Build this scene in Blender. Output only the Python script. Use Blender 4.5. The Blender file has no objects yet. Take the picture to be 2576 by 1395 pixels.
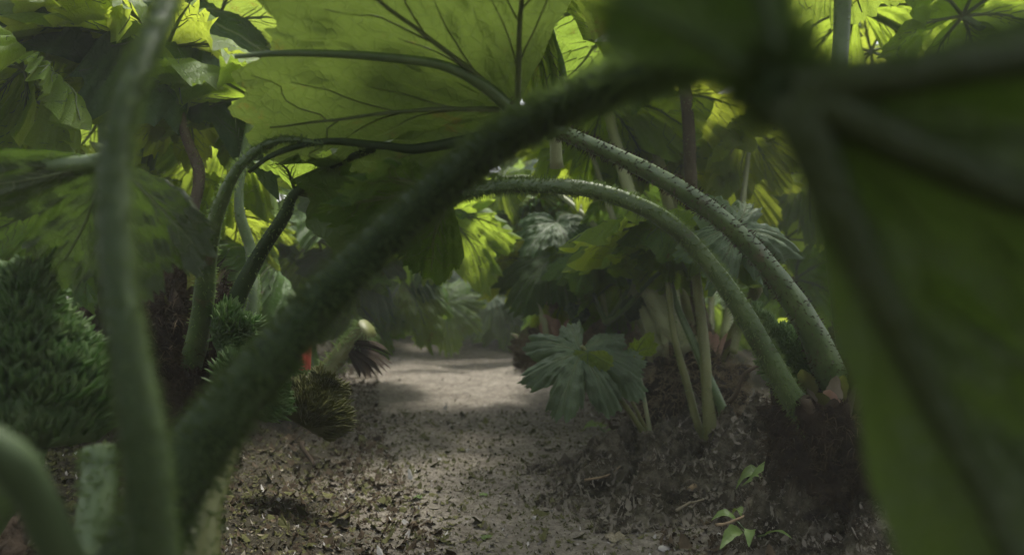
import bpy, math, random
import numpy as np
from mathutils import Vector, Matrix
R = math.radians
rnd = random.Random(7)
sc = bpy.context.scene
# ------------------------------------------------------------------ camera
CAMH = 0.75
cd = bpy.data.cameras.new('camera'); cam = bpy.data.objects.new('camera', cd)
sc.collection.objects.link(cam); sc.camera = cam
cam.location = (0, 0, CAMH); cam.rotation_euler = (R(90), 0, 0)
cd.lens = 24; cd.sensor_width = 36; cd.clip_start = .02; cd.clip_end = 500
cd.dof.use_dof = True; cd.dof.focus_distance = 1.75; cd.dof.aperture_fstop = 2.1
# ------------------------------------------------------------------ sky, sun, exposure
SUN_EL, SUN_AZ = 62, 25          # azimuth measured clockwise from +Y (the far end of the path)
w = bpy.data.worlds.new('World'); sc.world = w; w.use_nodes = True
nt = w.node_tree; bg = nt.nodes['Background']
sky = nt.nodes.new('ShaderNodeTexSky'); sky.sky_type = 'NISHITA'; sky.sun_disc = False
sky.sun_elevation = R(SUN_EL); sky.sun_rotation = R(SUN_AZ); sky.dust_density = 5; sky.air_density = 1
hs = nt.nodes.new('ShaderNodeHueSaturation'); hs.inputs['Saturation'].default_value = .3
nt.links.new(sky.outputs[0], hs.inputs['Color']); nt.links.new(hs.outputs[0], bg.inputs[0])
bg.inputs[1].default_value = .15
sl = bpy.data.lights.new('sun', 'SUN'); sl.energy = 2.1; sl.angle = R(12); sl.color = (1, .95, .85)
so = bpy.data.objects.new('sun', sl); sc.collection.objects.link(so)
el, az = R(SUN_EL), R(SUN_AZ)
sd = Vector((math.sin(az)*math.cos(el), math.cos(az)*math.cos(el), math.sin(el)))
so.rotation_euler = sd.to_track_quat('Z', 'Y').to_euler(); so.location = sd*30
sc.view_settings.view_transform = 'Standard'; sc.view_settings.look = 'None'
sc.view_settings.exposure = 1.12; sc.view_settings.gamma = 1
cy = sc.cycles; cy.use_denoising = True; cy.max_bounces = 10; cy.diffuse_bounces = 8
cy.glossy_bounces = 2; cy.transmission_bounces = 5; cy.transparent_max_bounces = 4
cy.caustics_reflective = False; cy.caustics_refractive = False; cy.sample_clamp_indirect = 5
# ------------------------------------------------------------------ helpers
FP = 2575*24/36
def P(u, v, d):                       # a point at distance d seen at (u, v) of the 2575 x 1395 view
    return np.array(((u-1287.5)/FP*d, d, CAMH-(v-697.5)/FP*d))
def link(o, parent=None):
    sc.collection.objects.link(o)
    if parent is not None: o.parent = parent
    return o
def mesh(name, V, F, mat, smooth=True):
    me = bpy.data.meshes.new(name)
    V = np.asarray(V, dtype=np.float32)
    if isinstance(F, np.ndarray):
        n, k = F.shape
        me.vertices.add(len(V)); me.vertices.foreach_set('co', V.ravel())
        me.loops.add(n*k); me.loops.foreach_set('vertex_index', F.astype(np.int32).ravel())
        me.polygons.add(n); me.polygons.foreach_set('loop_start', np.arange(0, n*k, k, dtype=np.int32))
        me.update(calc_edges=True)
    else:
        me.from_pydata(V.tolist(), [], F)
    me.polygons.foreach_set('use_smooth', [smooth]*len(me.polygons))
    me.materials.append(mat); me.update()
    return me
def obj(name, me, parent=None):
    return link(bpy.data.objects.new(name, me), parent)
def tag(o, label, cat, group=None, kind=None):
    if label: o['label'] = label
    if cat: o['category'] = cat
    if group: o['group'] = group
    if kind: o['kind'] = kind
    return o
def empty(name, loc, label, cat, group=None):
    o = bpy.data.objects.new(name, None); o.location = Vector(loc); o.empty_display_size = .1
    link(o); tag(o, label, cat, group); return o
class Geo:
    def __init__(s): s.V = []; s.F = []; s.n = 0
    def add(s, V, F):
        V = np.asarray(V); s.V.append(V); s.F.append(np.asarray(F)+s.n); s.n += len(V)
    def quads(s): return np.concatenate(s.V), np.concatenate(s.F)
def smooth_path(pts, n):
    p = np.array(pts, float)
    if len(p) == 2: t = np.linspace(0, 1, n)[:, None]; return p[0]*(1-t)+p[1]*t
    q = np.vstack([2*p[0]-p[1], p, 2*p[-1]-p[-2]]); out = []
    m = len(p)-1
    for t in np.linspace(0, m, n):
        i = min(int(t), m-1); f = t-i; a, b, c, d = q[i:i+4]
        out.append(.5*((2*b)+(-a+c)*f+(2*a-5*b+4*c-d)*f*f+(-a+3*b-3*c+d)*f**3))
    return np.array(out)
def frames(p):
    T = np.gradient(p, axis=0); T /= np.linalg.norm(T, axis=1)[:, None]+1e-9
    N = np.zeros_like(T); a = np.array((0, 0, 1.)) if abs(T[0][2]) < .8 else np.array((1., 0, 0))
    n = a-T[0]*a.dot(T[0]); N[0] = n/np.linalg.norm(n)
    for i in range(1, len(T)):
        n = N[i-1]-T[i]*N[i-1].dot(T[i]); N[i] = n/(np.linalg.norm(n)+1e-9)
    return T, N, np.cross(T, N)
def tube(path, rad, sides=10, ridge=0., seed=0, bump=0.):
    """quads of a tube along path with radius array; ridge = lengthwise ribs"""
    T, N, B = frames(path); k = len(path)
    a = np.linspace(0, 2*np.pi, sides, endpoint=False)
    rr = np.asarray(rad)[:, None]*(1+ridge*np.cos(a*6+seed)[None, :])
    if bump:
        i = np.arange(k)[:, None]
        rr = rr*(1+bump*np.sin(i*.9+seed)*np.cos(a[None]*2+i*.3)+bump*.6*np.sin(i*2.3+a[None]*3+seed))
    V = path[:, None]+rr[..., None]*(np.cos(a)[None, :, None]*N[:, None]+np.sin(a)[None, :, None]*B[:, None])
    V = V.reshape(-1, 3); i = np.arange(k-1)[:, None]*sides; j = np.arange(sides)[None]; j2 = (j+1) % sides
    F = np.stack([i+j, i+j2, i+sides+j2, i+sides+j], -1).reshape(-1, 4)
    V = np.vstack([V, path[:1], path[-1:]]); c0 = k*sides; c1 = c0+1       # caps
    e = (k-1)*sides
    js = np.arange(sides); caps = [np.stack([np.full(sides, c0), (js+1) % sides, js, js], -1), np.stack([np.full(sides, c1), e+js, e+(js+1) % sides, e+(js+1) % sides], -1)]
    # caps as thin quads with a repeated corner are invalid, so they are built from pairs of sides
    cap = []
    for j0 in range(0, sides-1, 2):
        cap.append((c0, (j0+2) % sides, j0+1, j0)); cap.append((c1, e+j0, e+j0+1, e+(j0+2) % sides))
    return V, np.vstack([F, np.array(cap)])
def hairs(pos, nrm, length, width, rng, tilt=.3, up=None, bend=.3):
    """thin three-sided spines as quads (two crossing blades), one per pos"""
    n = len(pos); L = length*(.6+.8*rng.random(n))[:, None]
    d = nrm+tilt*rng.normal(size=(n, 3)); 
    if up is not None: d = d+np.asarray(up)
    d /= np.linalg.norm(d, axis=1)[:, None]
    s = np.cross(d, rng.normal(size=(n, 3))); s /= np.linalg.norm(s, axis=1)[:, None]
    t = np.cross(d, s); g = Geo(); w = width
    mid = pos+d*L*.55; tipv = pos+d*L+np.array((0, 0, -bend))*L*.4
    for q in (s, t):
        V = np.stack([pos-q*w, pos+q*w, mid+q*w*.7, mid-q*w*.7, tipv+q*w*.12, tipv-q*w*.12], 1).reshape(-1, 3)
        b = np.arange(n)[:, None]*6
        g.add(V, np.vstack([b+np.array([0, 1, 2, 3]), b+np.array([3, 2, 4, 5])]))
    return g.quads()
# ------------------------------------------------------------------ materials
def newmat(name):
    m = bpy.data.materials.new(name); m.use_nodes = True; n = m.node_tree
    for x in list(n.nodes): n.nodes.remove(x)
    o = n.nodes.new('ShaderNodeOutputMaterial'); return m, n, o
def N(n, t, **kw):
    x = n.nodes.new(t)
    for k, v in kw.items(): setattr(x, k, v)
    return x
def ramp(n, fac, stops):
    r = N(n, 'ShaderNodeValToRGB'); e = r.color_ramp.elements
    e[0].position, e[0].color = stops[0][0], (*stops[0][1], 1); e[1].position, e[1].color = stops[-1][0], (*stops[-1][1], 1)
    for p, c in stops[1:-1]: q = e.new(p); q.color = (*c, 1)
    n.links.new(fac, r.inputs[0]); return r.outputs[0]
def noise(n, scale, detail=4, rough=.6, coord='Object', sx=None):
    tc = N(n, 'ShaderNodeTexCoord'); x = N(n, 'ShaderNodeTexNoise')
    x.inputs['Scale'].default_value = scale; x.inputs['Detail'].default_value = detail; x.inputs['Roughness'].default_value = rough
    src = tc.outputs[coord]
    if sx:
        mp = N(n, 'ShaderNodeMapping'); mp.inputs['Scale'].default_value = sx; n.links.new(src, mp.inputs[0]); src = mp.outputs[0]
    n.links.new(src, x.inputs['Vector']); return x.outputs[0]
def math_n(n, op, a, b):
    m = N(n, 'ShaderNodeMath', operation=op)
    for i, v in enumerate((a, b)):
        if isinstance(v, (int, float)): m.inputs[i].default_value = v
        else: n.links.new(v, m.inputs[i])
    return m.outputs[0]
def leaf_mat(name, c0, c1, tr, trw=.5, rough=.45, spec=.4, brown=0.):
    m, n, o = newmat(name)
    ns = noise(n, 2.2, 5, .6); 
    tc = N(n, 'ShaderNodeTexCoord')
    # crinkled cells between the small veins
    vo = N(n, 'ShaderNodeTexVoronoi', feature='DISTANCE_TO_EDGE'); vo.inputs['Scale'].default_value = 26
    dn = N(n, 'ShaderNodeTexNoise'); dn.inputs['Scale'].default_value = 6
    n.links.new(tc.outputs['Object'], dn.inputs['Vector'])
    mx = N(n, 'ShaderNodeMix', data_type='VECTOR'); mx.inputs[0].default_value = .07
    n.links.new(tc.outputs['Object'], mx.inputs[4]); n.links.new(dn.outputs['Color'], mx.inputs[5]); n.links.new(mx.outputs[1], vo.inputs['Vector'])
    net = ramp(n, vo.outputs['Distance'], [(0, (.6, .6, .6)), (.12, (1, 1, 1))])
    col = ramp(n, ns, [(.3, c0), (.7, c1)])
    # random shade per leaf
    oi = N(n, 'ShaderNodeObjectInfo')
    hv = N(n, 'ShaderNodeHueSaturation')
    n.links.new(col, hv.inputs['Color'])
    n.links.new(math_n(n, 'MULTIPLY_ADD', oi.outputs['Random'], .5) if False else math_n(n, 'ADD', math_n(n, 'MULTIPLY', oi.outputs['Random'], .45), .78), hv.inputs['Value'])
    trc = ramp(n, ns, [(.3, tuple(x*.8 for x in tr)), (.7, tr)])
    hv2 = N(n, 'ShaderNodeHueSaturation'); n.links.new(trc, hv2.inputs['Color'])
    n.links.new(math_n(n, 'ADD', math_n(n, 'MULTIPLY', oi.outputs['Random'], .03), .485), hv2.inputs['Hue'])
    mm = N(n, 'ShaderNodeMix', data_type='RGBA', blend_type='MULTIPLY'); mm.inputs[0].default_value = .22
    n.links.new(hv2.outputs[0], mm.inputs[6]); n.links.new(net, mm.inputs[7])
    bump = N(n, 'ShaderNodeBump'); bump.inputs['Strength'].default_value = .36; bump.inputs['Distance'].default_value = .012
    hsum = math_n(n, 'ADD', net, math_n(n, 'MULTIPLY', noise(n, 14, 3), 1.2))
    n.links.new(hsum, bump.inputs['Height'])
    colo, tro = hv.outputs[0], mm.outputs[2]
    if brown:
        sp = noise(n, 5.5, 6, .75)
        f = ramp(n, sp, [(.60, (0, 0, 0)), (.66, (1, 1, 1))]); f = math_n(n, 'MULTIPLY', f, brown)
        outs = []
        for c, bc in ((colo, (.12, .075, .03)), (tro, (.16, .08, .015))):
            q = N(n, 'ShaderNodeMix', data_type='RGBA'); n.links.new(f, q.inputs[0]); n.links.new(c, q.inputs[6]); q.inputs[7].default_value = (*bc, 1)
            outs.append(q.outputs[2])
        colo, tro = outs
    b = N(n, 'ShaderNodeBsdfPrincipled'); b.inputs['Roughness'].default_value = rough
    b.inputs['Specular IOR Level'].default_value = spec
    n.links.new(colo, b.inputs['Base Color']); n.links.new(bump.outputs[0], b.inputs['Normal'])
    t = N(n, 'ShaderNodeBsdfTranslucent'); n.links.new(tro, t.inputs['Color']); n.links.new(bump.outputs[0], t.inputs['Normal'])
    ms = N(n, 'ShaderNodeMixShader'); ms.inputs[0].default_value = trw
    n.links.new(b.outputs[0], ms.inputs[1]); n.links.new(t.outputs[0], ms.inputs[2]); n.links.new(ms.outputs[0], o.inputs[0])
    return m
def solid_mat(name, stops, scale=8, rough=.6, bump=.3, bscale=30, spec=.3, detail=6, sx=None, bdist=.01, trans=None):
    m, n, o = newmat(name); b = N(n, 'ShaderNodeBsdfPrincipled')
    b.inputs['Roughness'].default_value = rough; b.inputs['Specular IOR Level'].default_value = spec
    n.links.new(ramp(n, noise(n, scale, detail, .65, sx=sx), stops), b.inputs['Base Color'])
    if bump:
        bp = N(n, 'ShaderNodeBump'); bp.inputs['Strength'].default_value = bump; bp.inputs['Distance'].default_value = bdist
        n.links.new(noise(n, bscale, 6, .7), bp.inputs['Height']); n.links.new(bp.outputs[0], b.inputs['Normal'])
    if trans:
        t = N(n, 'ShaderNodeBsdfTranslucent'); t.inputs['Color'].default_value = (*trans, 1)
        ms = N(n, 'ShaderNodeMixShader'); ms.inputs[0].default_value = .4
        n.links.new(b.outputs[0], ms.inputs[1]); n.links.new(t.outputs[0], ms.inputs[2]); n.links.new(ms.outputs[0], o.inputs[0])
    else: n.links.new(b.outputs[0], o.inputs[0])
    return m
M = {}
M['leaf'] = leaf_mat('gunnera_leaf', (.05, .115, .02), (.085, .165, .032), (.26, .38, .045), .52, .5, .25, brown=.6)
M['leaf_broad'] = leaf_mat('broad_leaf', (.06, .10, .03), (.075, .11, .036), (.095, .125, .02), .5, brown=.35)
M['leaf_yellow'] = leaf_mat('young_leaf', (.085, .15, .018), (.125, .20, .03), (.43, .54, .05), .57, .5, .25)
M['leaf_dark'] = leaf_mat('old_leaf', (.035, .08, .018), (.055, .115, .026), (.15, .25, .03), .42, .5, .25)
M['leaf_shaded'] = leaf_mat('shaded_leaf', (.045, .065, .022), (.06, .08, .025), (.055, .095, .013), .42)  # shadow on the near leaves put into a darker leaf colour
M['leaf_grey'] = leaf_mat('glaucous_leaf', (.085, .13, .07), (.13, .18, .10), (.16, .27, .05), .32, .5, .35)
M['vein'] = solid_mat('vein', [(.3, (.06, .085, .03)), (.7, (.11, .14, .05))], 12, .5, .2)
M['stalk'] = solid_mat('stalk', [(.28, (.085, .07, .035)), (.38, (.05, .085, .025)), (.55, (.075, .12, .035)), (.75, (.12, .165, .055))], 11, .42, .5, 70, .5, bdist=.004)
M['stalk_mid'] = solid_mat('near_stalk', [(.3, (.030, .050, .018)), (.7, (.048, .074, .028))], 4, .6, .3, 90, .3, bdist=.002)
M['stalk_dark'] = solid_mat('dark_stalk', [(.25, (.03, .026, .012)), (.38, (.018, .034, .010)), (.7, (.038, .058, .020))], 9, .65, .6, 70, .18, bdist=.004)  # extra dark: shade of the backlit near stalk put into the colour
M['stalk_olive'] = solid_mat('olive_stalk', [(.3, (.10, .11, .03)), (.7, (.16, .17, .06))], 9, .5, .5, 70, .4, bdist=.004)
M['stalk_pale'] = solid_mat('pale_stalk', [(.3, (.20, .22, .11)), (.7, (.32, .34, .18))], 9, .5, .5, 60, .4, bdist=.004)
M['stalk_brown'] = solid_mat('brown_stalk', [(.3, (.04, .03, .018)), (.7, (.075, .055, .032))], 9, .7, .5, 60)
M['spine_dark'] = solid_mat('dark_spine', [(.3, (.05, .075, .025)), (.7, (.09, .12, .045))], 20, .6, 0, trans=(.12, .18, .05))
M['spine'] = solid_mat('spine', [(.3, (.09, .13, .045)), (.7, (.15, .19, .08))], 20, .6, 0, trans=(.2, .3, .08))
M['spine_pale'] = solid_mat('pale_spine', [(.3, (.2, .23, .12)), (.7, (.3, .33, .2))], 20, .6, 0, trans=(.3, .35, .15))
M['root'] = solid_mat('rhizome', [(.3, (.018, .013, .009)), (.7, (.062, .047, .032))], 14, .95, 1, 40, .1, bdist=.03)
M['root_lit'] = solid_mat('lit_rhizome', [(.3, (.10, .08, .05)), (.7, (.28, .23, .16))], 14, .9, 1, 40, .1, bdist=.03)  # light falling on the distant crowns put into a paler rhizome colour
M['fibre_lit'] = solid_mat('lit_fibre', [(.3, (.12, .09, .05)), (.7, (.32, .26, .16))], 20, .9, 0, spec=.1)  # lit copy of the fibre colour for hair that catches light
M['fibre'] = solid_mat('fibre', [(.3, (.03, .022, .014)), (.55, (.07, .052, .033)), (.8, (.15, .115, .07))], 30, .9, 0, spec=.1)
M['flower'] = solid_mat('flower', [(.28, (.11, .09, .04)), (.38, (.07, .125, .045)), (.7, (.15, .20, .08))], 25, .6, 0, trans=(.2, .36, .07))
M['flower_olive'] = solid_mat('faded_flower', [(.3, (.05, .055, .015)), (.7, (.11, .11, .03))], 25, .7, 0, trans=(.12, .14, .03))
M['flower_dark'] = solid_mat('fruit', [(.3, (.015, .03, .010)), (.7, (.04, .065, .02))], 25, .6, 0)
M['bract'] = solid_mat('bract', [(.3, (.35, .07, .045)), (.7, (.45, .13, .07))], 12, .6, .3, trans=(.5, .1, .06))
M['bract_pink'] = solid_mat('pink_bract', [(.3, (.32, .20, .15)), (.7, (.42, .27, .2))], 12, .6, .3, trans=(.4, .25, .18))
M['dry'] = solid_mat('dry_leaf', [(.3, (.09, .075, .048)), (.5, (.19, .165, .115)), (.75, (.31, .28, .21))], 5, .85, .3, 30, .15)
M['earth'] = solid_mat('earth_crumb', [(.3, (.095, .083, .062)), (.7, (.24, .215, .175))], 9, .95, 0, spec=.1)
M['moss'] = solid_mat('moss_scrap', [(.3, (.035, .035, .015)), (.55, (.09, .09, .035)), (.75, (.16, .15, .07))], 6, .9, 0, spec=.1)
M['twig'] = solid_mat('twig', [(.3, (.14, .10, .06)), (.7, (.28, .21, .13))], 20, .85, .4, 60, .15)
M['stone'] = solid_mat('stone', [(.3, (.30, .28, .26)), (.7, (.48, .46, .43))], 10, .8, .4, 40, .2)
M['dead'] = solid_mat('dead_frond', [(.3, (.012, .009, .006)), (.7, (.04, .028, .018))], 10, .9, .3, 40, .1)
M['bark'] = M['root']
# ------------------------------------------------------------------ leaf blades
class Blade:
    """a palmate, toothed gunnera blade of unit radius: hub at the origin, tip along +X, upper side +Z"""
    def __init__(s, seed, lobes=7, span=(-168, 168), depth=.38, cup=.10, droop=.28, ruffle=.05, back=.72, crease=.05, teeth=.075, sag=0., centers=None):
        s.r = np.random.default_rng(seed); s.lobes = lobes; s.a0, s.a1 = R(span[0]), R(span[1])
        s.depth, s.cup, s.droop, s.ruf, s.back, s.crease, s.teeth, s.sag = depth, cup, droop, ruffle, back, crease, teeth, sag
        s.c = np.radians(centers) if centers is not None else s.a0+(np.arange(lobes)+.5)/lobes*(s.a1-s.a0)+s.r.normal(size=lobes)*.04
        s.hl = (s.a1-s.a0)/lobes/2; s.lr = 1+s.r.normal(size=lobes)*.05
        s.ph = s.r.random(12)*6.28; s.jit = s.r.random(400)
    def lobe(s, th):
        d = np.abs(th[..., None]-s.c); k = d.argmin(-1); return k, (th-s.c[k])/s.hl
    def rad(s, th):
        k, u = s.lobe(th); au = np.clip(np.abs(u), 0, 1.15)
        base = s.back+(1-s.back)*(.5+.5*np.cos(th))**.8
        r = 1-s.depth*au**2.2
        q = np.abs(((u*3.5+s.ph[0]) % 1)*2-1); r += s.teeth*1.5*(q**.7-.5)*(1-.3*au)
        q = np.abs(((u*9+s.ph[1]) % 1)*2-1); r += s.teeth*(q**.7-.5)
        q = np.abs(((u*19+s.ph[2]) % 1)*2-1); r += s.teeth*.45*(q**.7-.5)
        r += .03*np.sin(u*13+s.ph[3]+k*2.)
        return r*base*s.lr[k]
    def z(s, th, t):
        k, u = s.lobe(th); au = np.clip(np.abs(u), 0, 1)
        z = s.cup*np.minimum(t, .5)-s.droop*t**2.4
        z = z+s.crease*(1-np.cos(au*np.pi))*.5*np.minimum(t*1.6, 1.1)           # raised between the ribs
        z = z+.016*np.sin(26*t-7*au+s.ph[4]+k)*np.clip(t*2, 0, 1)*np.clip(au*2.4, 0, 1)   # quilted by side ribs
        z = z+s.ruf*t**2.5*np.sin(th*6+s.ph[5])+s.ruf*.6*t**3*np.sin(th*13+s.ph[6])+s.ruf*.4*t**3*np.sin(th*27+s.ph[8])
        z = z+.05*t*np.sin(th*2+s.ph[7])
        x = np.cos(th)*t
        z = z-s.sag*np.maximum(x, 0)**2
        return z
    def pt(s, th, t, off=0):
        th = np.asarray(th, float); t = np.asarray(t, float); r = s.rad(th) if np.ndim(t) else s.rad(th)
        rr = r*t; zz = s.z(th, t); k = np.sqrt(np.maximum(1-.35*(zz*1.0)**2, .4))
        return np.stack([np.cos(th)*rr*k, np.sin(th)*rr*k, zz+off], -1)
    def ribpt(s, th, t, off=0):        # on the blade surface, along a rib (radius taken smooth)
        return s.pt(th, t, off)
    def build(s, mat, nth=None, nr=22, veinmat=None, vr=.02, holes=0, nsub=5, sub=.38):
        nth = nth or s.lobes*38
        th = np.linspace(s.a0, s.a1, nth); t = np.linspace(0, 1, nr)**.85
        TH, TT = np.meshgrid(th, t); V = s.pt(TH, TT).reshape(-1, 3)
        i = np.arange(nr-1)[:, None]*nth; j = np.arange(nth-1)[None]
        F = np.stack([i+j, i+nth+j, i+nth+j+1, i+j+1], -1).reshape(-1, 4)
        for _ in range(holes):
            a = s.r.uniform(s.a0, s.a1); tt = s.r.uniform(.35, .85); ra = s.r.uniform(.015, .04)
            c = s.pt(np.array(a), tt); ctr = V[F].mean(1); dd = np.linalg.norm((ctr-c)*[1, 1.6, .3], axis=1)
            F = F[dd > ra*(.7+.6*s.r.random(len(F)))]
        F = F[:, ::-1] if False else F
        # drop the collapsed inner row into a small ring
        V[:nth] = s.pt(th, np.full(nth, .012))
        me = mesh('leaf_blade', V, F, mat)
        g = Geo()
        for k in range(s.lobes):
            n = 16; tt = np.linspace(.0, .93, n); tha = s.c[k]+.03*np.sin(tt*5+k)
            rd = vr*(1-tt)**.8+.0022; 
            g.add(*tube(s.pt(tha, tt, 0)+[0, 0, -1]*rd[:, None]*.55, rd, 7))
            for q in range(nsub):
                for sg in (-1, 1):
                    t0 = .16+.75/nsub*q+.05*(sg > 0); m = 8; f = np.linspace(0, 1, m)
                    tt2 = t0+(min(t0+.36, .95)-t0)*f; th2 = s.c[k]+.03*np.sin(t0*5+k)+sg*s.hl*.86*f**.85*min(1, .55+.5*t0)
                    th2 = np.clip(th2, s.a0, s.a1)
                    rd2 = vr*sub*(1-t0)**.6*(1-f)**.7+.0016
                    g.add(*tube(s.pt(th2, tt2, 0)+[0, 0, -1]*rd2[:, None]*.5, rd2, 5))
        vm = mesh('veins', *g.quads(), veinmat or M['vein'])
        return me, vm
def orient(t, n):
    z = Vector(n).normalized(); x = Vector(t); x = (x-z*x.dot(z)).normalized(); y = z.cross(x)
    return Matrix((x, y, z)).transposed()
# shared blades for plants further off
LIB = []
for i in range(7):
    b = Blade(100+i, lobes=[7, 8, 7, 6, 9, 7, 8][i], depth=[.36, .42, .3, .45, .38, .33, .4][i], cup=[.1, .06, .16, .1, .04, .12, .08][i],
              droop=[.35, .5, .25, .42, .6, .38, .48][i], ruffle=[.06, .08, .05, .09, .08, .06, .07][i], teeth=.10)
    LIB.append(b)
LIBM = {}
def libmesh(i, matname):
    k = (i % len(LIB), matname)
    if k not in LIBM:
        LIBM[k] = LIB[k[0]].build(M[matname], nr=16, nth=LIB[k[0]].lobes*30, vr=.016, holes=2)
    return LIBM[k]
def add_blade(plant, hub, tip, nrm, size, meshes, label=None):
    base = np.array(plant.location)
    o = obj('leaf_blade', meshes[0], plant); mat = orient(tip, nrm).to_4x4()
    o.matrix_local = Matrix.Translation(Vector(hub)-Vector(base)) @ mat @ Matrix.Diagonal((size, size, size, 1))
    if label: o['label'] = label
    obj('veins', meshes[1], o); return o
def add_stalk(plant, pts, r0, r1, mat='stalk', spines=0, slen=.012, swid=.0012, smat='spine', n=28, sides=14, seed=1, up=None, name='leaf_stalk', ridge=.05, label=None, smax=1.):
    base = np.array(plant.location); path = smooth_path(pts, n)-base
    f = np.linspace(0, 1, n); kr = np.random.default_rng(seed+999); kk = kr.normal(size=(3, 3))*r0*.16*min(1, np.linalg.norm(path[-1]-path[0])/.7)
    if n > 10: path = path+(np.sin(f*7+kk[0, 0]*99)[:, None]*kk[0]+np.sin(f*13+1)[:, None]*kk[1]*.6)*(np.sin(f*np.pi)[:, None])
    rad = (r0+(r1-r0)*f**.8)*(1+.45*np.exp(-f*14))*(1+.03*np.sin(f*23+seed))
    me = mesh(name, *tube(path, rad, sides, ridge, seed, .035), M[mat]); o = obj(name, me, plant)
    if label: o['label'] = label
    if spines:
        rng = np.random.default_rng(seed); T, NN, B = frames(path)
        q = rng.random(spines)*(n-1)*smax; i = q.astype(int); fr = (q-i)[:, None]; a = rng.random(spines)*6.283
        i2 = np.minimum(i+1, n-1)
        nr = NN[i]*np.cos(a)[:, None]+B[i]*np.sin(a)[:, None]
        pos = path[i]*(1-fr)+path[i2]*fr+nr*(rad[i]*.97)[:, None]
        tag(obj('spines', mesh('spines', *hairs(pos, nr, slen, swid, rng, .25, bend=.15), M[smat], False), o), None, None, None, 'stuff')
    return o
def blob(c, rx, ry, rz, seed, amp=.18, nu=40, nv=26, freq=3):
    rng = np.random.default_rng(seed); u = np.linspace(0, 2*np.pi, nu, endpoint=False); v = np.linspace(.02, np.pi-.02, nv)
    U, W = np.meshgrid(u, v); d = np.stack([np.cos(U)*np.sin(W), np.sin(U)*np.sin(W), np.cos(W)], -1)
    r = np.ones(U.shape)
    for k in range(14):
        q = rng.normal(size=3)*freq*(1+k*.45); r += amp/(1+k*.4)*np.sin(d@q+rng.random()*6.28)
    V = (d*r[..., None]*[rx, ry, rz]).reshape(-1, 3)+np.asarray(c)
    i = np.arange(nv-1)[:, None]*nu; j = np.arange(nu)[None]; j2 = (j+1) % nu
    F = np.stack([i+j, i+nu+j, i+nu+j2, i+j2], -1).reshape(-1, 4)
    return V, F
def rhizome(plant, c, rx, ry, rz, seed, nh=2500, hl=.05, hw=.0016, mat='root', hmat='fibre'):
    base = np.array(plant.location); V, F = blob(np.asarray(c)-base, rx, ry, rz, seed)
    o = obj('rhizome', mesh('rhizome', V, F, M[mat]), plant)
    rng = np.random.default_rng(seed); ctr = V[F].mean(1); n = np.cross(V[F[:, 1]]-V[F[:, 0]], V[F[:, 3]]-V[F[:, 0]]); n /= np.linalg.norm(n, axis=1)[:, None]+1e-9
    i = rng.integers(0, len(F), nh); w = rng.random((nh, 4)); w /= w.sum(1)[:, None]
    pos = (V[F[i]]*w[..., None]).sum(1)
    tag(obj('fibres', mesh('fibres', *hairs(pos, n[i], hl, hw, rng, .7, up=(0, 0, .35), bend=.7), M[hmat], False), o), None, None, None, 'stuff')
    return o
def flower(plant, a, b, r, seed, n=900, sl=.05, sw=.004, mat='flower', tilt=.25, name='flower_spike'):
    """cone of crowded spikelets from a to b"""
    base = np.array(plant.location); a = np.asarray(a)-base; b = np.asarray(b)-base; rng = np.random.default_rng(seed)
    k = 18; f = np.linspace(0, 1, k); path = a+(b-a)*f[:, None]; prof = r*(.35+.65*np.sin(np.clip(f*1.15+.18, 0, 1)**.8*np.pi))
    prof[-1] *= .2; core = prof*.72; n = int(n*2.2); sl = sl*.55; sw = sw*1.25
    o = obj(name, mesh(name, *tube(path, core, 12), M[mat]), plant)
    T, NN, B = frames(path); q = rng.random(n)*(k-1); i = q.astype(int); ang = rng.random(n)*6.283
    nr = NN[i]*np.cos(ang)[:, None]+B[i]*np.sin(ang)[:, None]; pos = path[i]+(path[np.minimum(i+1, k-1)]-path[i])*(q-i)[:, None]+nr*(core[i]*.9)[:, None]
    Ls = ((prof[i]-core[i])*.6+sl)[:, None]
    Ls = Ls*(.8+.45*np.sin(ang*3+i*.8+seed)*np.sin(i*1.1+ang))[:, None]; d = nr+T[i]*.9+1.5*tilt*rng.normal(size=(n, 3)); d /= np.linalg.norm(d, axis=1)[:, None]
    g = Geo(); s = np.cross(d, rng.normal(size=(n, 3))); s /= np.linalg.norm(s, axis=1)[:, None]; t = np.cross(d, s)
    Ls = Ls*(.75+.5*rng.random(n))[:, None]
    rings = []
    for fr, ww in ((0, 1), (.5, 1.15), (.85, .7), (1, .15)):
        c = pos+d*Ls*fr
        for an in (0, 2.09, 4.19): rings.append(c+(s*math.cos(an)+t*math.sin(an))*sw*ww)
    V = np.stack(rings, 1).reshape(-1, 3); bb = np.arange(n)[:, None]*12; Fs = []
    for L in range(3):
        for x in range(3):
            y = (x+1) % 3; Fs.append(bb+np.array([L*3+x, L*3+y, L*3+3+y, L*3+3+x]))
    g.add(V, np.vstack(Fs))
    tag(obj('spikelets', mesh('spikelets', *g.quads(), M[mat]), o), None, None, None, 'stuff')
    return o
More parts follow.
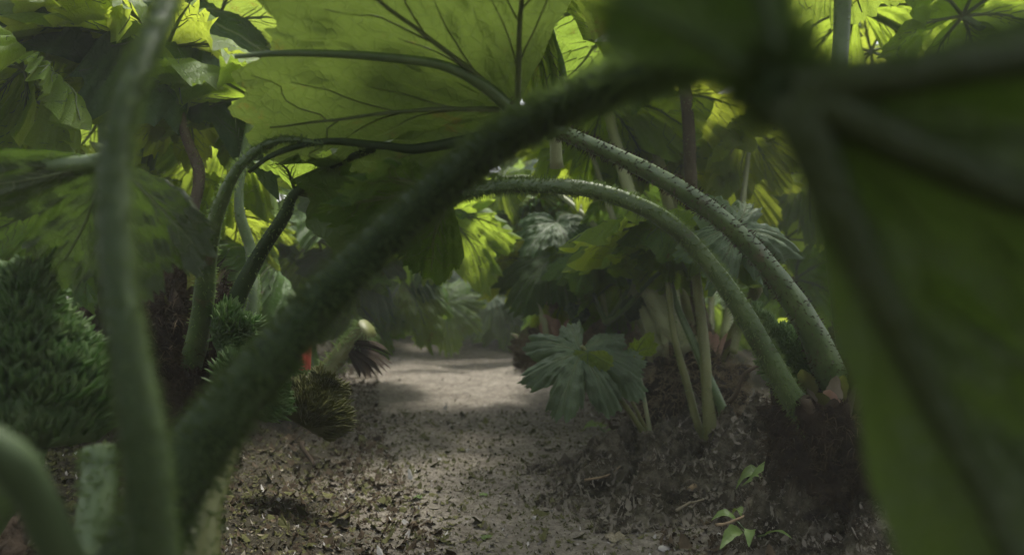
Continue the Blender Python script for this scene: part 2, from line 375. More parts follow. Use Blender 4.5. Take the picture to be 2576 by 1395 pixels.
def ribbon_leaf(pl, base, tip, wid, sag, mat, seed, name='leaf', n=12, label=None):
    b0 = np.asarray(base)-np.array(pl.location); t0 = np.asarray(tip)-np.array(pl.location); rr = np.random.default_rng(seed)
    f = np.linspace(0, 1, n); c = b0+(t0-b0)*f[:, None]; L = np.linalg.norm(t0-b0); c[:, 2] += sag*np.sin(f*np.pi)*L
    d = (t0-b0)/L; s_ = np.cross(d, (0, 0, 1)); s_ /= np.linalg.norm(s_)+1e-9; s_ = s_+rr.normal(size=3)*.25
    w_ = wid*np.sin(np.clip(f*.93+.07, 0, 1)**.8*np.pi)**.8*(1+.10*np.sin(f*19+seed)); w_[0] = wid*.08; w_[-1] = 0.0004
    up = np.cross(s_, d); rows = [c-s_*w_[:, None]+up*w_[:, None]*.35, c-s_*w_[:, None]*.5+up*w_[:, None]*.1, c, c+s_*w_[:, None]*.5+up*w_[:, None]*.1, c+s_*w_[:, None]+up*w_[:, None]*.35]
    V = np.stack(rows, 1).reshape(-1, 3); i = np.arange(n-1)[:, None]*5; j = np.arange(4)[None]
    F = np.stack([i+j, i+5+j, i+6+j, i+1+j], -1).reshape(-1, 4)
    o = obj(name, mesh(name, V, F, M[mat]), pl)
    if label: o['label'] = label
    return o
# ------------------------------------------------------------------ ground
rg = np.random.default_rng(3)
KN = [(rg.normal(size=2)*f, rg.random()*6.28, a) for f, a in ((.8, .05), (1.6, .03), (3, .018), (6, .010), (6, .010), (11, .006), (13, .006), (22, .004), (25, .004), (40, .0025), (45, .0025)) for _ in range(2)]
YK = [0, 1.7, 3, 4, 5.5, 7, 300]      # edges of the trodden path: left then right
def edges(y): return np.interp(y, YK, [-.15, -.25, -.66, -.9, -1.2, -1.3, -1.3]), np.interp(y, YK, [.4, .50, .62, .55, .12, .2, .2])
def path_c(y): l, r = edges(y); return (l+r)/2
def ground_h(x, y):
    z = np.zeros_like(x); l, r = edges(y)
    off = np.clip((np.maximum(x-r, l-x)+.05)/.8, 0, 1); off = off*off*(3-2*off)
    for k, ph, a in KN: z = z+a*np.sin(x*k[0]+y*k[1]+ph)*(.25+.9*off)
    return z+.10*off
def build_ground():
    def axis(lo, hi, fine0, fine1, st):
        a = [fine0]; s = st
        while a[-1] < fine1: a.append(a[-1]+s)
        while a[-1] < hi: s *= 1.25; a.append(a[-1]+s)
        b = []; s = st; q = fine0
        while q > lo: s *= 1.25; q -= s; b.append(q)
        return np.array(b[::-1]+a)
    xs = axis(-150, 150, -2.2, 2.2, .022); ys = axis(-100, 300, .9, 7.5, .026)
    X, Y = np.meshgrid(xs, ys); Z = ground_h(X, Y); V = np.stack([X, Y, Z], -1).reshape(-1, 3); n = len(xs)
    i = np.arange(len(ys)-1)[:, None]*n; j = np.arange(n-1)[None]
    F = np.stack([i+j, i+j+1, i+n+j+1, i+n+j], -1).reshape(-1, 4)
    m, nn, o = newmat('path_earth'); b = N(nn, 'ShaderNodeBsdfPrincipled'); b.inputs['Roughness'].default_value = .92; b.inputs['Specular IOR Level'].default_value = .15
    big = noise(nn, .9, 5, .6); fine = noise(nn, 28, 8, .75); mid = noise(nn, 6, 6, .65)
    c1 = ramp(nn, fine, [(.3, (.11, .098, .08)), (.5, (.22, .20, .168)), (.7, (.36, .335, .29))])
    c2 = ramp(nn, mid, [(.35, (.30, .27, .24)), (.65, (.62, .60, .57))])
    q = N(nn, 'ShaderNodeMix', data_type='RGBA', blend_type='OVERLAY'); q.inputs[0].default_value = .55; nn.links.new(c1, q.inputs[6]); nn.links.new(c2, q.inputs[7])
    # dark leaf mould away from the trodden path
    at = N(nn, 'ShaderNodeAttribute', attribute_name='off_path')
    e = math_n(nn, 'ADD', at.outputs['Fac'], math_n(nn, 'MULTIPLY', math_n(nn, 'SUBTRACT', big, .5), .9))
    e = math_n(nn, 'ADD', e, math_n(nn, 'MULTIPLY', math_n(nn, 'SUBTRACT', mid, .5), .9))
    f = ramp(nn, e, [(-.0, (0, 0, 0)), (.24, (1, 1, 1))])
    c3 = ramp(nn, fine, [(.3, (.020, .017, .011)), (.7, (.075, .066, .042))])
    q2 = N(nn, 'ShaderNodeMix', data_type='RGBA'); nn.links.new(f, q2.inputs[0]); nn.links.new(q.outputs[2], q2.inputs[6]); nn.links.new(c3, q2.inputs[7])
    nn.links.new(q2.outputs[2], b.inputs['Base Color'])
    bp = N(nn, 'ShaderNodeBump'); bp.inputs['Strength'].default_value = .9; bp.inputs['Distance'].default_value = .02
    nn.links.new(math_n(nn, 'ADD', fine, noise(nn, 90, 4, .7)), bp.inputs['Height']); nn.links.new(bp.outputs[0], b.inputs['Normal'])
    nn.links.new(b.outputs[0], o.inputs[0])
    l, r = edges(Y); me = mesh('ground', V, F, m); at = me.attributes.new('off_path', 'FLOAT', 'POINT')
    at.data.foreach_set('value', np.clip(np.maximum(X-r, l-X), -1, 1).astype(np.float32).ravel())
    return tag(obj('ground', me), 'brown earth path with leaf mould at its sides', None, None, 'structure')
build_ground()
def gz(x, y): return float(ground_h(np.array(float(x)), np.array(float(y))))
def flakes(c, size, rng, flat=.3):
    n = len(c); s = size*np.exp(rng.normal(size=n)*.55); a = rng.random(n)*6.28; el = .3+.6*rng.random(n)
    px = np.stack([np.cos(a), np.sin(a), rng.normal(size=n)*flat], -1); py = np.stack([-np.sin(a), np.cos(a), rng.normal(size=n)*flat], -1)*el[:, None]
    up = np.array((0, 0, 1.))*s[:, None]
    sh = [(-1, 0, .35), (-.4, -.8, 0), (.5, -.7, .1), (1, .1, .5), (.4, .8, 0), (-.5, .7, .2)]
    V = np.stack([c+up*.15+px*s[:, None]*p0*(.6+.8*rng.random(n))[:, None]+py*s[:, None]*p1*(.6+.8*rng.random(n))[:, None]+up*p2 for p0, p1, p2 in sh], 1).reshape(-1, 3)
    b = np.arange(n)[:, None]*6; return V, np.vstack([b+np.array([0, 1, 4, 5]), b+np.array([1, 2, 3, 4])])
def crumbs(name, n, region, size, mat, seed, label, flat=.25, cat='leaf litter'):
    """scattered bits of litter, each a small bent flake"""
    rng = np.random.default_rng(seed); xs, ys = region(rng, n)
    c = np.stack([xs, ys, ground_h(xs, ys)], -1)
    return tag(obj(name, mesh(name, *flakes(c, size, rng, flat), M[mat], False)), label, cat, None, 'stuff')
def reg_all(rng, n):
    y = .9+7.5*rng.random(n)**1.6; x = (rng.random(n)*2-1)*(.35+y*.78); return x, y
def reg_side(rng, n):
    y = .9+6*rng.random(n)**1.5; l, r = edges(y); k = rng.random(n) < .5; q = np.abs(rng.normal(size=n))*.45
    return np.where(k, l+.12-q, r-.12+q), y
def reg_near(rng, n):
    y = 1.2+2.6*rng.random(n); l, r = edges(y); return l-1.1+(r-l+1.1)*rng.random(n)**1.9, y
crumbs('leaf_litter', 15000, reg_all, .0030, 'dry', 11, 'small tan flakes of leaf litter scattered over the path')
crumbs('soil_crumbs', 34000, reg_all, .0028, 'earth', 13, 'fine brown earth crumbs covering the path', .6, 'soil crumbs')
crumbs('mossy_litter', 26000, reg_near, .0048, 'moss', 14, 'olive green scraps of moss and leaf over the near left of the path', .5)
crumbs('gravel', 9000, reg_all, .0035, 'stone', 15, 'tiny pale grey gravel bits strewn over the path', .9, 'gravel')
crumbs('dark_litter', 30000, reg_side, .0055, 'fibre', 12, 'dark brown rotting litter along both path edges', .6)
# ------------------------------------------------------------------ hero plants
GP = 'giant rhubarb plants beside the path'
# --- plant A: the near plant at the left whose stalk crosses the picture
A = empty('gunnera_plant', (-.42, .72, 0), 'nearest giant rhubarb at left, its dark stalk arching over the whole view', 'plant', GP)
rhizome(A, (-.42, .72, .06), .13, .12, .14, 5, 2500, .03)
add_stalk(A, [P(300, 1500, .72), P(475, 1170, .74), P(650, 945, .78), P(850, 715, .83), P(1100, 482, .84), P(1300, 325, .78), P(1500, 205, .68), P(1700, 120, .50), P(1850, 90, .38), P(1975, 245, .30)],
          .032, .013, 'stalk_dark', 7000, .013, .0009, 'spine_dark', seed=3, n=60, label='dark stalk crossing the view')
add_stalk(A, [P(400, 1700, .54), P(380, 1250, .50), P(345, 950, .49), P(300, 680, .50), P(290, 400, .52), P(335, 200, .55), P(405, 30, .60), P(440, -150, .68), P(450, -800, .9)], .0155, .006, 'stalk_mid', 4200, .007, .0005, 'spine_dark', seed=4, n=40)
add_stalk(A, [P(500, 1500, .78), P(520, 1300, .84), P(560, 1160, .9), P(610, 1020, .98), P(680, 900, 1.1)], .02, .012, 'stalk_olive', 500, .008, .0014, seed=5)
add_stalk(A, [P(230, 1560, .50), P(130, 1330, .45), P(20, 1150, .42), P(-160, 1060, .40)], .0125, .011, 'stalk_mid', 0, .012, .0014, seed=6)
add_stalk(A, [P(235, 1400, .85), P(248, 1230, .88), P(250, 1125, .9)], .024, .020, 'stalk', 200, .010, .0014, seed=7, label='short cut stalk')
# near leaf filling the right of the view: ribs spread from the knot
bl = Blade(21, lobes=3, span=(-26, 66), centers=(-18, 15, 57), depth=.05, cup=.05, droop=.10, ruffle=.03, back=1., crease=.10, teeth=.04)
mA = bl.build(M['leaf_shaded'], nr=26, vr=.03, veinmat=M['leaf_shaded'], nsub=0)
add_blade(A, P(1975, 240, .30), P(2440, 298, .295)-P(1975, 240, .30), (.1, .98, .1), .34, mA, 'near dark leaf with thick ribs')
bl = Blade(22, lobes=2, span=(-38, 38), depth=.2, cup=.05, droop=.1, ruffle=.05, back=1., crease=.06)
mA2 = bl.build(M['leaf_shaded'], nr=20, vr=.03, veinmat=M['stalk_mid'], nsub=0)
add_blade(A, P(1970, 235, .305), P(1800, -10, .32)-P(1970, 235, .305), (.1, .85, .5), .10, mA2)
# leaf on the left upright stalk, out of frame at the top, and a dark one in front of the left edge
mD = Blade(23, lobes=7, depth=.3, droop=.35, cup=.05).build(M['leaf_dark'], vr=.022)
add_blade(A, P(450, -800, .95), (.3, .5, .1), (.1, -.2, .95), .28, mD)
# --- big flower head at the far left (own plant, root hidden)
Q = empty('gunnera_plant', (-1.0, 1.15, 0), 'giant rhubarb at left edge with a huge feathery green flower head', 'plant', GP)
rhizome(Q, (-1.0, 1.15, .12), .16, .14, .2, 6, 1200, .04)
flower(Q, P(70, 1130, 1.1), P(60, 690, 1.15), .17, 31, 2600, .05, .0035)
add_stalk(Q, [(-1.0, 1.15, .1), P(30, 1200, 1.12), P(70, 1120, 1.1)], .03, .03, 'stalk')
add_stalk(Q, [(-1.0, 1.15, .1), (-.97, 1.15, .5), (-.86, 1.12, .88), P(280, 400, 1.08)], .026, .014, 'stalk', 300, .012, .0008, seed=8)
add_blade(Q, P(280, 400, 1.08), (-.2, -.2, -1), (0, .9, .3), .23, Blade(24, lobes=4, span=(-80, 85), depth=.22, droop=.2, cup=.05).build(M['leaf_shaded'], vr=.014), 'dark drooping leaf')
def onC(u, v, below=.012):              # a point on the underside of the broad overhead leaf
    k = (697.5-v)/FP; t = min(1, math.hypot(u-1300, v-275)/FP*1.25/.54)
    d = 1.196/(.66+k); return P(u, v, d)-np.array((0, .55, .83))*(below+.12*.54*t**2.4-.01)
# --- plant B: mid left
B = empty('gunnera_plant', tuple(P(455, 1100, 1.75)[:2])+(0,), 'giant rhubarb at left with shaggy brown root crown and bristly green spike', 'plant', GP)
rhizome(B, P(460, 960, 1.75), .10, .12, .26, 7, 5000, .05)
add_stalk(B, [P(470, 980, 1.7), P(510, 790, 1.6), P(530, 640, 1.5), P(550, 520, 1.45), P(600, 405, 1.38), P(690, 350, 1.36), onC(820, 332, .02)], .028, .004, 'stalk', 700, .008, .0014, seed=9, n=40)
add_stalk(B, [P(520, 960, 1.8), P(590, 760, 1.75), P(650, 640, 1.7), P(720, 540, 1.62), P(745, 485, 1.6), P(830, 420, 1.5), P(940, 375, 1.42)], .026, .006, 'stalk_dark', 400, .008, .0014, seed=10)
add_stalk(B, [P(440, 900, 1.8), P(465, 700, 1.85), P(480, 560, 1.9), P(500, 440, 1.95), P(460, 330, 2.0), P(420, 120, 2.1)], .018, .014, 'stalk_brown', 300, .008, .0014, seed=11)
add_stalk(B, [P(600, 900, 1.9), P(640, 760, 1.95), P(630, 640, 2.0), P(600, 500, 2.0), P(640, 250, 2.1)], .022, .012, 'stalk', 300, .008, .0014, seed=12)
flower(B, P(600, 1010, 1.45), P(705, 900, 1.5), .095, 32, 1500, .045, .003)
flower(B, P(560, 860, 1.62), P(640, 830, 1.62), .09, 33, 700, .045, .003)
add_blade(B, P(745, 485, 1.6), P(950, 400, 1.5)-P(745, 485, 1.6), (-.1, .4, .9), .20, Blade(25, lobes=4, span=(-80, 90), depth=.25, droop=.2, cup=.05).build(M['leaf'], vr=.022))
add_blade(B, P(420, 120, 2.1), (-.4, -.3, -.1), (-.1, .4, .85), .36, libmesh(0, 'leaf_yellow'))
add_blade(B, P(640, 250, 2.1), (-.3, -.3, -.3), (.1, .5, .8), .30, libmesh(3, 'leaf_yellow'))
# olive old flower head on the ground
O = empty('fallen_flower_head', tuple(P(800, 1080, 2.1)[:2])+(0.05,), 'faded olive flower head slumped on the ground left of the path', 'flower head')
flower(O, P(760, 1070, 2.0), P(830, 960, 2.05), .14, 34, 1700, .05, .003, 'flower_olive')
# --- plant C/D: right crown whose two arching stalks carry the overhead leaves
D = empty('gunnera_plant', tuple(P(2080, 1200, 1.9)[:2])+(0,), 'giant rhubarb at right with two pale green stalks arching left over path', 'plant', GP)
rhizome(D, P(2085, 1120, 1.75), .13, .14, .19, 8, 3600, .035)
for k in range(7):
    a_ = rnd.uniform(0, 6.28); b_ = P(2085, 1060, 1.75)+[math.cos(a_)*.09, math.sin(a_)*.09, -.02]
    add_stalk(D, [b_, b_+[math.cos(a_)*.03, math.sin(a_)*.03, .05], b_+[math.cos(a_)*.07, math.sin(a_)*.06, rnd.uniform(.07, .12)]], .017, .013, rnd.choice(['stalk_brown', 'twig', 'stalk_olive']), 0, n=8, sides=9, seed=600+k, name='old_stalk_stub')
add_stalk(D, [P(2110, 1010, 1.75), P(2050, 850, 1.66), P(1960, 710, 1.6), P(1850, 590, 1.55), P(1720, 490, 1.5), P(1580, 410, 1.45), P(1430, 340, 1.4), onC(1310, 283), onC(1225, 212), onC(1110, 150), onC(960, 125), onC(760, 100), onC(610, 84)],
          .032, .004, 'stalk', 1300, .0085, .0015, seed=13, n=60, sides=16, smat='stalk_brown', smax=.62)
add_stalk(D, [P(2050, 1060, 1.72), P(1990, 1000, 1.68), P(1930, 890, 1.64), P(1850, 750, 1.6), P(1760, 640, 1.57), P(1650, 545, 1.52), P(1500, 480, 1.47), P(1350, 465, 1.42), P(1230, 470, 1.38), P(1120, 500, 1.3)],
          .030, .012, 'stalk', 2800, .010, .0011, 'spine', seed=14, n=60, sides=16)
add_stalk(D, [onC(1290, 300), onC(1200, 345), onC(1050, 371), onC(960, 352), onC(820, 330), onC(700, 350), onC(640, 385)], .014, .004, 'stalk_dark', 0, n=30, name='leaf_rib')
flower(D, P(2065, 985, 1.80), P(1885, 790, 1.78), .105, 35, 2600, .026, .0022)
add_stalk(D, [P(2110, 1020, 1.85), P(2060, 960, 1.85), P(2020, 925, 1.85)], .014, .010, 'stalk', 60, .006, .0008)
add_stalk(D, [P(2150, 1050, 1.9), P(2130, 850, 1.9), P(2090, 500, 1.9), P(2120, 60, 1.9), P(2120, -160, 1.85)], .03, .02, 'stalk', 300)
add_blade(D, P(2120, -160, 1.85), (.6, -.5, .2), (0, .2, .9), .4, libmesh(2, 'leaf'))
bl = Blade(26, lobes=4, span=(-58, 112), depth=.10, droop=.12, cup=.02, ruffle=.03, back=.8, crease=.05, teeth=.009)
add_blade(D, P(1300, 275, 1.32), (-1, .05, .02), (.0, .55, .83), .54, bl.build(M['leaf_broad'], nr=40, nth=420, vr=.009, holes=3, nsub=3, sub=.3), 'broad backlit leaf overhead')
bl = Blade(27, lobes=4, span=(-85, 85), depth=.22, droop=.25, cup=.04, ruffle=.05, back=.6)
add_blade(D, P(1130, 495, 1.31), (-1, .1, -.25), (-.1, .45, .9), .24, bl.build(M['leaf_dark'], nr=26, vr=.022))
# --- top centre leaf with pale rib
T = empty('gunnera_plant', (.80, 2.95, 0), 'giant rhubarb at right middle holding a wide dark leaf over top centre', 'plant', GP)
rhizome(T, (.80, 2.95, .24), .19, .16, .24, 9, 7000, .05, hmat='fibre_lit')
# E stands at (1650-1850, 870-1100)
for k, (pts, r0, r1, mt) in enumerate([
    ([P(1790, 900, 2.9), P(1745, 700, 2.9), P(1740, 470, 2.85), P(1715, 200, 2.7), P(1640, 40, 2.5)], .03, .022, 'stalk_brown'),
    ([P(1700, 900, 3.0), P(1660, 700, 3.0), P(1610, 540, 3.0), P(1560, 400, 3.0), P(1520, 250, 3.0)], .045, .02, 'stalk_pale'),
    ([P(1760, 880, 3.1), P(1725, 740, 3.1), P(1700, 600, 3.1), P(1650, 380, 3.1), P(1600, 230, 3.1)], .04, .018, 'stalk_olive'),
    ([P(1740, 880, 2.8), P(1690, 820, 2.9), P(1640, 720, 3.0), P(1600, 600, 3.1)], .045, .03, 'stalk_pale'),
    ([P(1830, 880, 2.95), P(1870, 790, 2.9), P(1900, 720, 2.5), P(1850, 575, 2.15)], .03, .018, 'stalk_olive')]):
    add_stalk(T, pts, r0, r1, mt, 500, .012, .0012, 'spine_pale' if mt == 'stalk_pale' else 'spine', seed=40+k)
for k, (u0, u1, v1, dd, u2, v2, mt) in enumerate([(1660, 1560, 620, 3.2, 1470, 330, 'stalk_pale'), (1700, 1690, 560, 3.3, 1745, 300, 'stalk_olive'),
        (1820, 1850, 640, 3.2, 1890, 330, 'stalk_pale'), (1720, 1640, 640, 3.4, 1600, 460, 'stalk_olive'), (1780, 1800, 600, 3.5, 1850, 420, 'stalk_olive'), (1650, 1590, 760, 3.3, 1570, 690, 'stalk_pale')]):
    add_stalk(T, [P(u0, 890, 3.0), P((u0+u1)/2, (890+v1)/2, dd), P(u1, v1, dd), P(u2, v2, dd)], .03 if mt == 'stalk_pale' else .02, .010, mt, 300, .012, .0012, 'spine_pale', seed=90+k)
    add_blade(T, P(u2, v2, dd), (rnd.uniform(-.7, .7), .1, -.6), (rnd.uniform(-.3, .3), .7, .6), rnd.uniform(.28, .4), libmesh(k+2, ['leaf_yellow', 'leaf'][k % 2]))
add_blade(T, P(1640, 40, 2.5), (-.5, -.6, .1), (0, .35, .9), .58, libmesh(2, 'leaf'))
add_blade(T, P(1520, 250, 3.0), (-.3, .6, .0), (-.1, .45, .85), .45, libmesh(1, 'leaf_yellow'))
add_blade(T, P(1600, 230, 3.1), (.5, .3, -.5), (.1, .6, .75), .6, libmesh(5, 'leaf_yellow'))
add_blade(T, P(1600, 600, 3.1), (-.5, -.2, -.3), (-.3, .1, .9), .27, libmesh(0, 'leaf_yellow'))
add_blade(T, P(1850, 575, 2.15), (.7, -.1, -.35), (.1, -.8, .5), .235, libmesh(3, 'leaf_grey'), 'grey-green leaf')
# --- plant F: group of bare stalks on the mound
F_ = empty('gunnera_plant', tuple(P(1790, 1140, 2.45)[:2])+(0.05,), 'young giant rhubarb with three thin upright stalks on the crumbly mound', 'plant', GP)
rhizome(F_, P(1780, 1160, 2.5), .17, .12, .06, 10, 3500, .04)
add_stalk(F_, [P(1795, 1140, 2.45), P(1775, 960, 2.47), P(1765, 800, 2.5), P(1745, 660, 2.52), P(1730, 560, 2.55)], .024, .014, 'stalk_olive', 500, .007, .0014, seed=50)
add_stalk(F_, [P(1765, 1120, 2.5), P(1730, 980, 2.5), P(1700, 850, 2.5), P(1680, 700, 2.55), P(1640, 560, 2.6)], .016, .010, 'stalk_olive', 300, .007, .0014, seed=51)
add_stalk(F_, [P(1850, 1130, 2.5), P(1810, 1010, 2.45), P(1750, 880, 2.5), P(1700, 760, 2.55), P(1670, 640, 2.6)], .022, .010, 'stalk', 300, .007, .0014, seed=52)
add_blade(F_, P(1730, 560, 2.55), (.6, -.3, .0), (.2, -.1, .95), .33, libmesh(6, 'leaf'))
add_blade(F_, P(1640, 560, 2.6), (-.6, -.3, -.2), (-.1, .2, .95), .34, libmesh(0, 'leaf_yellow'))
add_blade(F_, P(1670, 640, 2.6), (-.3, -.6, -.1), (.2, -.3, .85), .14, libmesh(3, 'leaf'))
#MOUND
M['mound'] = solid_mat('mound_soil', [(.36, (.022, .018, .012)), (.5, (.08, .070, .048)), (.66, (.20, .18, .13))], 16, .95, 1, 45, .1, bdist=.03)  # darkest noise tone paints shaded cavities into the soil colour
def mound(name, cx, cy, rx, ry, h, seed, label, mat='mound', nf=5000, hmat='fibre', cs=.0048):
    r_ = np.random.default_rng(seed); n = 200; q = np.linspace(-1.25, 1.25, n); X, Y = np.meshgrid(q, q)
    rr = np.sqrt(X*X+Y*Y)*(1+.12*np.sin(3*np.arctan2(Y, X)+seed)+.08*np.sin(7*np.arctan2(Y, X)))
    prof = 1/(1+np.exp((rr-.82)*9)); Z = prof*h
    for k in range(46):
        f = r_.normal(size=2)*(3+k*.9); Z = Z+h*.26/(1+k*.12)*np.sin(X*f[0]+Y*f[1]+r_.random()*6.28)*(prof+.03)
    Z = Z+r_.normal(size=Z.shape)*.0035*(prof+.1)
    x = cx+X*rx; y = cy+Y*ry; V = np.stack([x, y, ground_h(x, y)+Z-.012], -1).reshape(-1, 3)
    i = np.arange(n-1)[:, None]*n; j = np.arange(n-1)[None]
    F = np.stack([i+j, i+j+1, i+n+j+1, i+n+j], -1).reshape(-1, 4)
    F = F[(prof.reshape(-1)[F[:, 0]] > .03)]
    md = tag(obj(name, mesh(name, V, F, M[mat])), label, 'mound')
    W = V[F].mean(1); ii = r_.integers(0, len(W), nf); jit = r_.normal(size=(nf, 3))*.006
    tag(obj('root_fibres', mesh('root_fibres', *hairs(W[ii]+jit, np.tile((0., -.3, .5), (nf, 1)), .02, .0011, r_, .9, bend=.7), M[hmat], False), md), None, None, None, 'stuff')
    tag(obj('crumbs', mesh('crumbs', *flakes(W[r_.integers(0, len(W), nf*3)], cs, r_, .8), M['earth'], False), md), None, None, None, 'stuff')
    return md
mc = P(1790, 1215, 2.35)
mound('soil_mound', mc[0]-.03, mc[1]+.05, .56, .38, .12, 61, 'crumbly dark soil mound under the upright stalks at right')
mc = P(2090, 1290, 1.75)
mound('soil_mound', mc[0]+.12, mc[1]+.1, .36, .36, .10, 62, 'darker soil heap below the bristly root crown at right', cs=.003)
def scales(pl, c, r, h, n, seed, mats=('stalk_brown', 'dry', 'bract_pink', 'flower_olive')):
    q = random.Random(seed)
    for k in range(n):
        a = q.uniform(0, 6.28); b0 = np.asarray(c)+[math.cos(a)*r, math.sin(a)*r, h*q.uniform(-.2, .8)]
        ribbon_leaf(pl, b0, b0+[math.cos(a)*.035, math.sin(a)*.035, q.uniform(.05, .11)], q.uniform(.012, .024), .1, q.choice(mats), seed+k, 'scale')
# --- seedling G
G = empty('gunnera_seedling', tuple(P(1635, 1110, 2.55)[:2])+(0.06,), 'young seedling with a broad grey-green lobed leaf bending over the path', 'plant')
add_stalk(G, [P(1635, 1115, 2.55), P(1580, 1030, 2.5), P(1530, 960, 2.46), P(1490, 900, 2.42), P(1462, 870, 2.4)], .011, .007, 'stalk_olive', 200, .005, .0006)
bl = Blade(28, lobes=7, depth=.40, droop=.35, cup=.05, ruffle=.05, back=.8, crease=.05)
add_blade(G, P(1462, 885, 2.4), (-.35, -.55, -.75), (-.05, -.75, .6), .235, bl.build(M['leaf_grey'], vr=.014), 'broad grey-green leaf')
add_stalk(G, [P(1640, 1115, 2.55), P(1625, 1030, 2.56), P(1610, 950, 2.58), P(1600, 885, 2.6)], .009, .006, 'stalk_pale')
add_blade(G, P(1600, 885, 2.6), (.4, -.3, .5), (-.5, .6, .5), .10, Blade(29, lobes=5, depth=.4, droop=.2).build(M['leaf_yellow'], vr=.014), 'small yellow-green leaf')
add_stalk(G, [P(1638, 1112, 2.56), P(1600, 1030, 2.52), P(1560, 960, 2.5), P(1530, 905, 2.48)], .008, .005, 'stalk_olive')
add_blade(G, P(1530, 905, 2.48), (.35, -.5, -.8), (.2, -.75, .6), .17, Blade(38, lobes=6, depth=.35, droop=.3, cup=.05, teeth=.1).build(M['leaf_grey'], vr=.014, holes=3), 'smaller grey-green leaf')
add_blade(G, P(1478, 885, 2.38), (-.1, -.3, -.8), (-.3, -.9, .2), .09, Blade(30, lobes=3, span=(-100, 100), depth=.35, droop=.2).build(M['leaf_yellow'], vr=.014), 'small folded yellow-green leaf')
# --- plant H: fruit heads on curling stems
H = empty('gunnera_plant', tuple(P(1530, 860, 3.4)[:2])+(0,), 'giant rhubarb with dark knobbly fruit heads on thin curling stems', 'plant', GP)
rhizome(H, P(1530, 850, 3.5), .13, .12, .12, 12, 2500, .05, mat='root_lit', hmat='fibre_lit')
rhizome(H, P(1455, 770, 4.3), .16, .12, .14, 13, 1500, .05, mat='root_lit', hmat='fibre_lit')
cS = P(1525, 810, 3.3)
flower(H, P(1470, 805, 3.3), P(1430, 770, 3.3), .06, 36, 350, .02, .007, 'flower_dark', name='fruit_head')
flower(H, P(1570, 790, 3.2), P(1650, 735, 3.2), .06, 37, 450, .025, .006, 'flower_dark', name='fruit_head')
add_stalk(H, [cS, P(1500, 760, 3.3), P(1480, 700, 3.3), P(1470, 660, 3.3)], .012, .008, 'stalk', 0)
add_stalk(H, [cS, P(1560, 760, 3.25), P(1583, 710, 3.2), P(1560, 670, 3.2), P(1500, 650, 3.2)], .011, .008, 'stalk', 0)
add_stalk(H, [cS, P(1560, 790, 3.1), P(1620, 720, 2.95), P(1700, 650, 2.8)], .013, .008, 'stalk', 0)
add_stalk(H, [cS, P(1515, 740, 3.35), P(1510, 690, 3.4)], .015, .010, 'stalk_pale', 0)
add_blade(H, P(1490, 650, 3.25), (-.5, -.4, -.4), (.1, -.2, .9), .26, libmesh(3, 'leaf'))
add_blade(H, P(1500, 600, 3.3), (.5, -.2, .1), (-.1, -.4, .9), .28, libmesh(1, 'leaf'))
add_blade(H, P(1700, 645, 2.8), (-.6, -.1, -.45), (.3, .2, .8), .26, libmesh(6, 'leaf_yellow'))
add_stalk(T, [P(1400, 420, 2.2), P(1393, 250, 2.1), P(1385, 120, 2.0), P(1345, 20, 1.9), P(1300, -60, 1.8)], .016, .030, 'stalk_pale', 300, .01, .001, 'spine_pale', seed=47)
add_blade(T, P(1300, -60, 1.8), (-.5, -.4, .2), (0, .4, .9), .45, libmesh(1, 'leaf'))
def weed(x, y, n, ln, wd, seed, label):
    r = random.Random(seed); z = gz(x, y)+.01; E = empty('weed_seedling', (x, y, z), label, 'weed')
    for k in range(n):
        a = 6.28*k/n+r.uniform(-.4, .4); q = ln*r.uniform(.6, 1.15)
        m = np.array((x+math.cos(a)*q*.35, y+math.sin(a)*q*.35, z+q*r.uniform(.15, .4)))
        add_stalk(E, [(x, y, z), m], .0028, .002, 'stalk', 0, n=5, sides=6, name='stem')
        ribbon_leaf(E, m, (x+math.cos(a)*q, y+math.sin(a)*q, z+q*r.uniform(.0, .35)), wd*r.uniform(.8, 1.2), r.uniform(.1, .3), 'weed', seed+k)
    return E
M['weed'] = leaf_mat('weed_leaf', (.12, .20, .05), (.18, .27, .08), (.3, .42, .06), .35)
def gp(u, v): d = (CAMH-.09)*FP/(v-697.5); return P(u, v, d)
c_ = gp(2100, 1285); weed(c_[0], c_[1], 9, .22, .022, 71, 'broad-leaved green weed rosette by the dark soil heap, the larger one')
c_ = gp(1950, 1265); weed(c_[0], c_[1], 8, .15, .012, 72, 'small weed with narrow curling leaves between mound and path')
c_ = gp(1890, 1345); weed(c_[0], c_[1], 7, .14, .013, 73, 'small pale weed at the bottom edge right of the path')
c_ = gp(1520, 1045); weed(c_[0], c_[1], 6, .09, .014, 74, 'little green weed under the grey-green seedling leaf')
def twig(u0, v0, u1, v1, r0, seed, label, lift=0., mat='twig', d0=None, d1=None):
    a = gp(u0, v0) if d0 is None else P(u0, v0, d0); b = gp(u1, v1) if d1 is None else P(u1, v1, d1)
    rr = np.random.default_rng(seed); pts = [a+(b-a)*f+rr.normal(size=3)*.012*(0 < f < 1)+np.array((0, 0, lift)) for f in (0, .3, .65, 1)]
    p = smooth_path(pts, 16); 
    tag(obj('twig', mesh('twig', *tube(p, np.linspace(r0, r0*.6, 16), 7, .08, seed, .12), M[mat])), label, 'twig')
twig(1735, 1250, 1815, 1175, .010, 81, 'pale broken twig lying across the crumbly soil mound', .02)
twig(1835, 1010, 1915, 915, .009, 82, 'thin reddish-brown twig leaning beside the arching stalk', 0, 'stalk_brown', 2.2, 2.15)
twig(560, 1310, 680, 1365, .007, 83, 'thin dark twig on the ground at lower left', .01, 'stalk_brown')
twig(1470, 1215, 1560, 1180, .004, 84, 'thin straw-coloured twig at the foot of the mound', .012)
twig(760, 1125, 790, 1185, .010, 85, 'dark stub below the faded olive flower head', .02, 'dead')
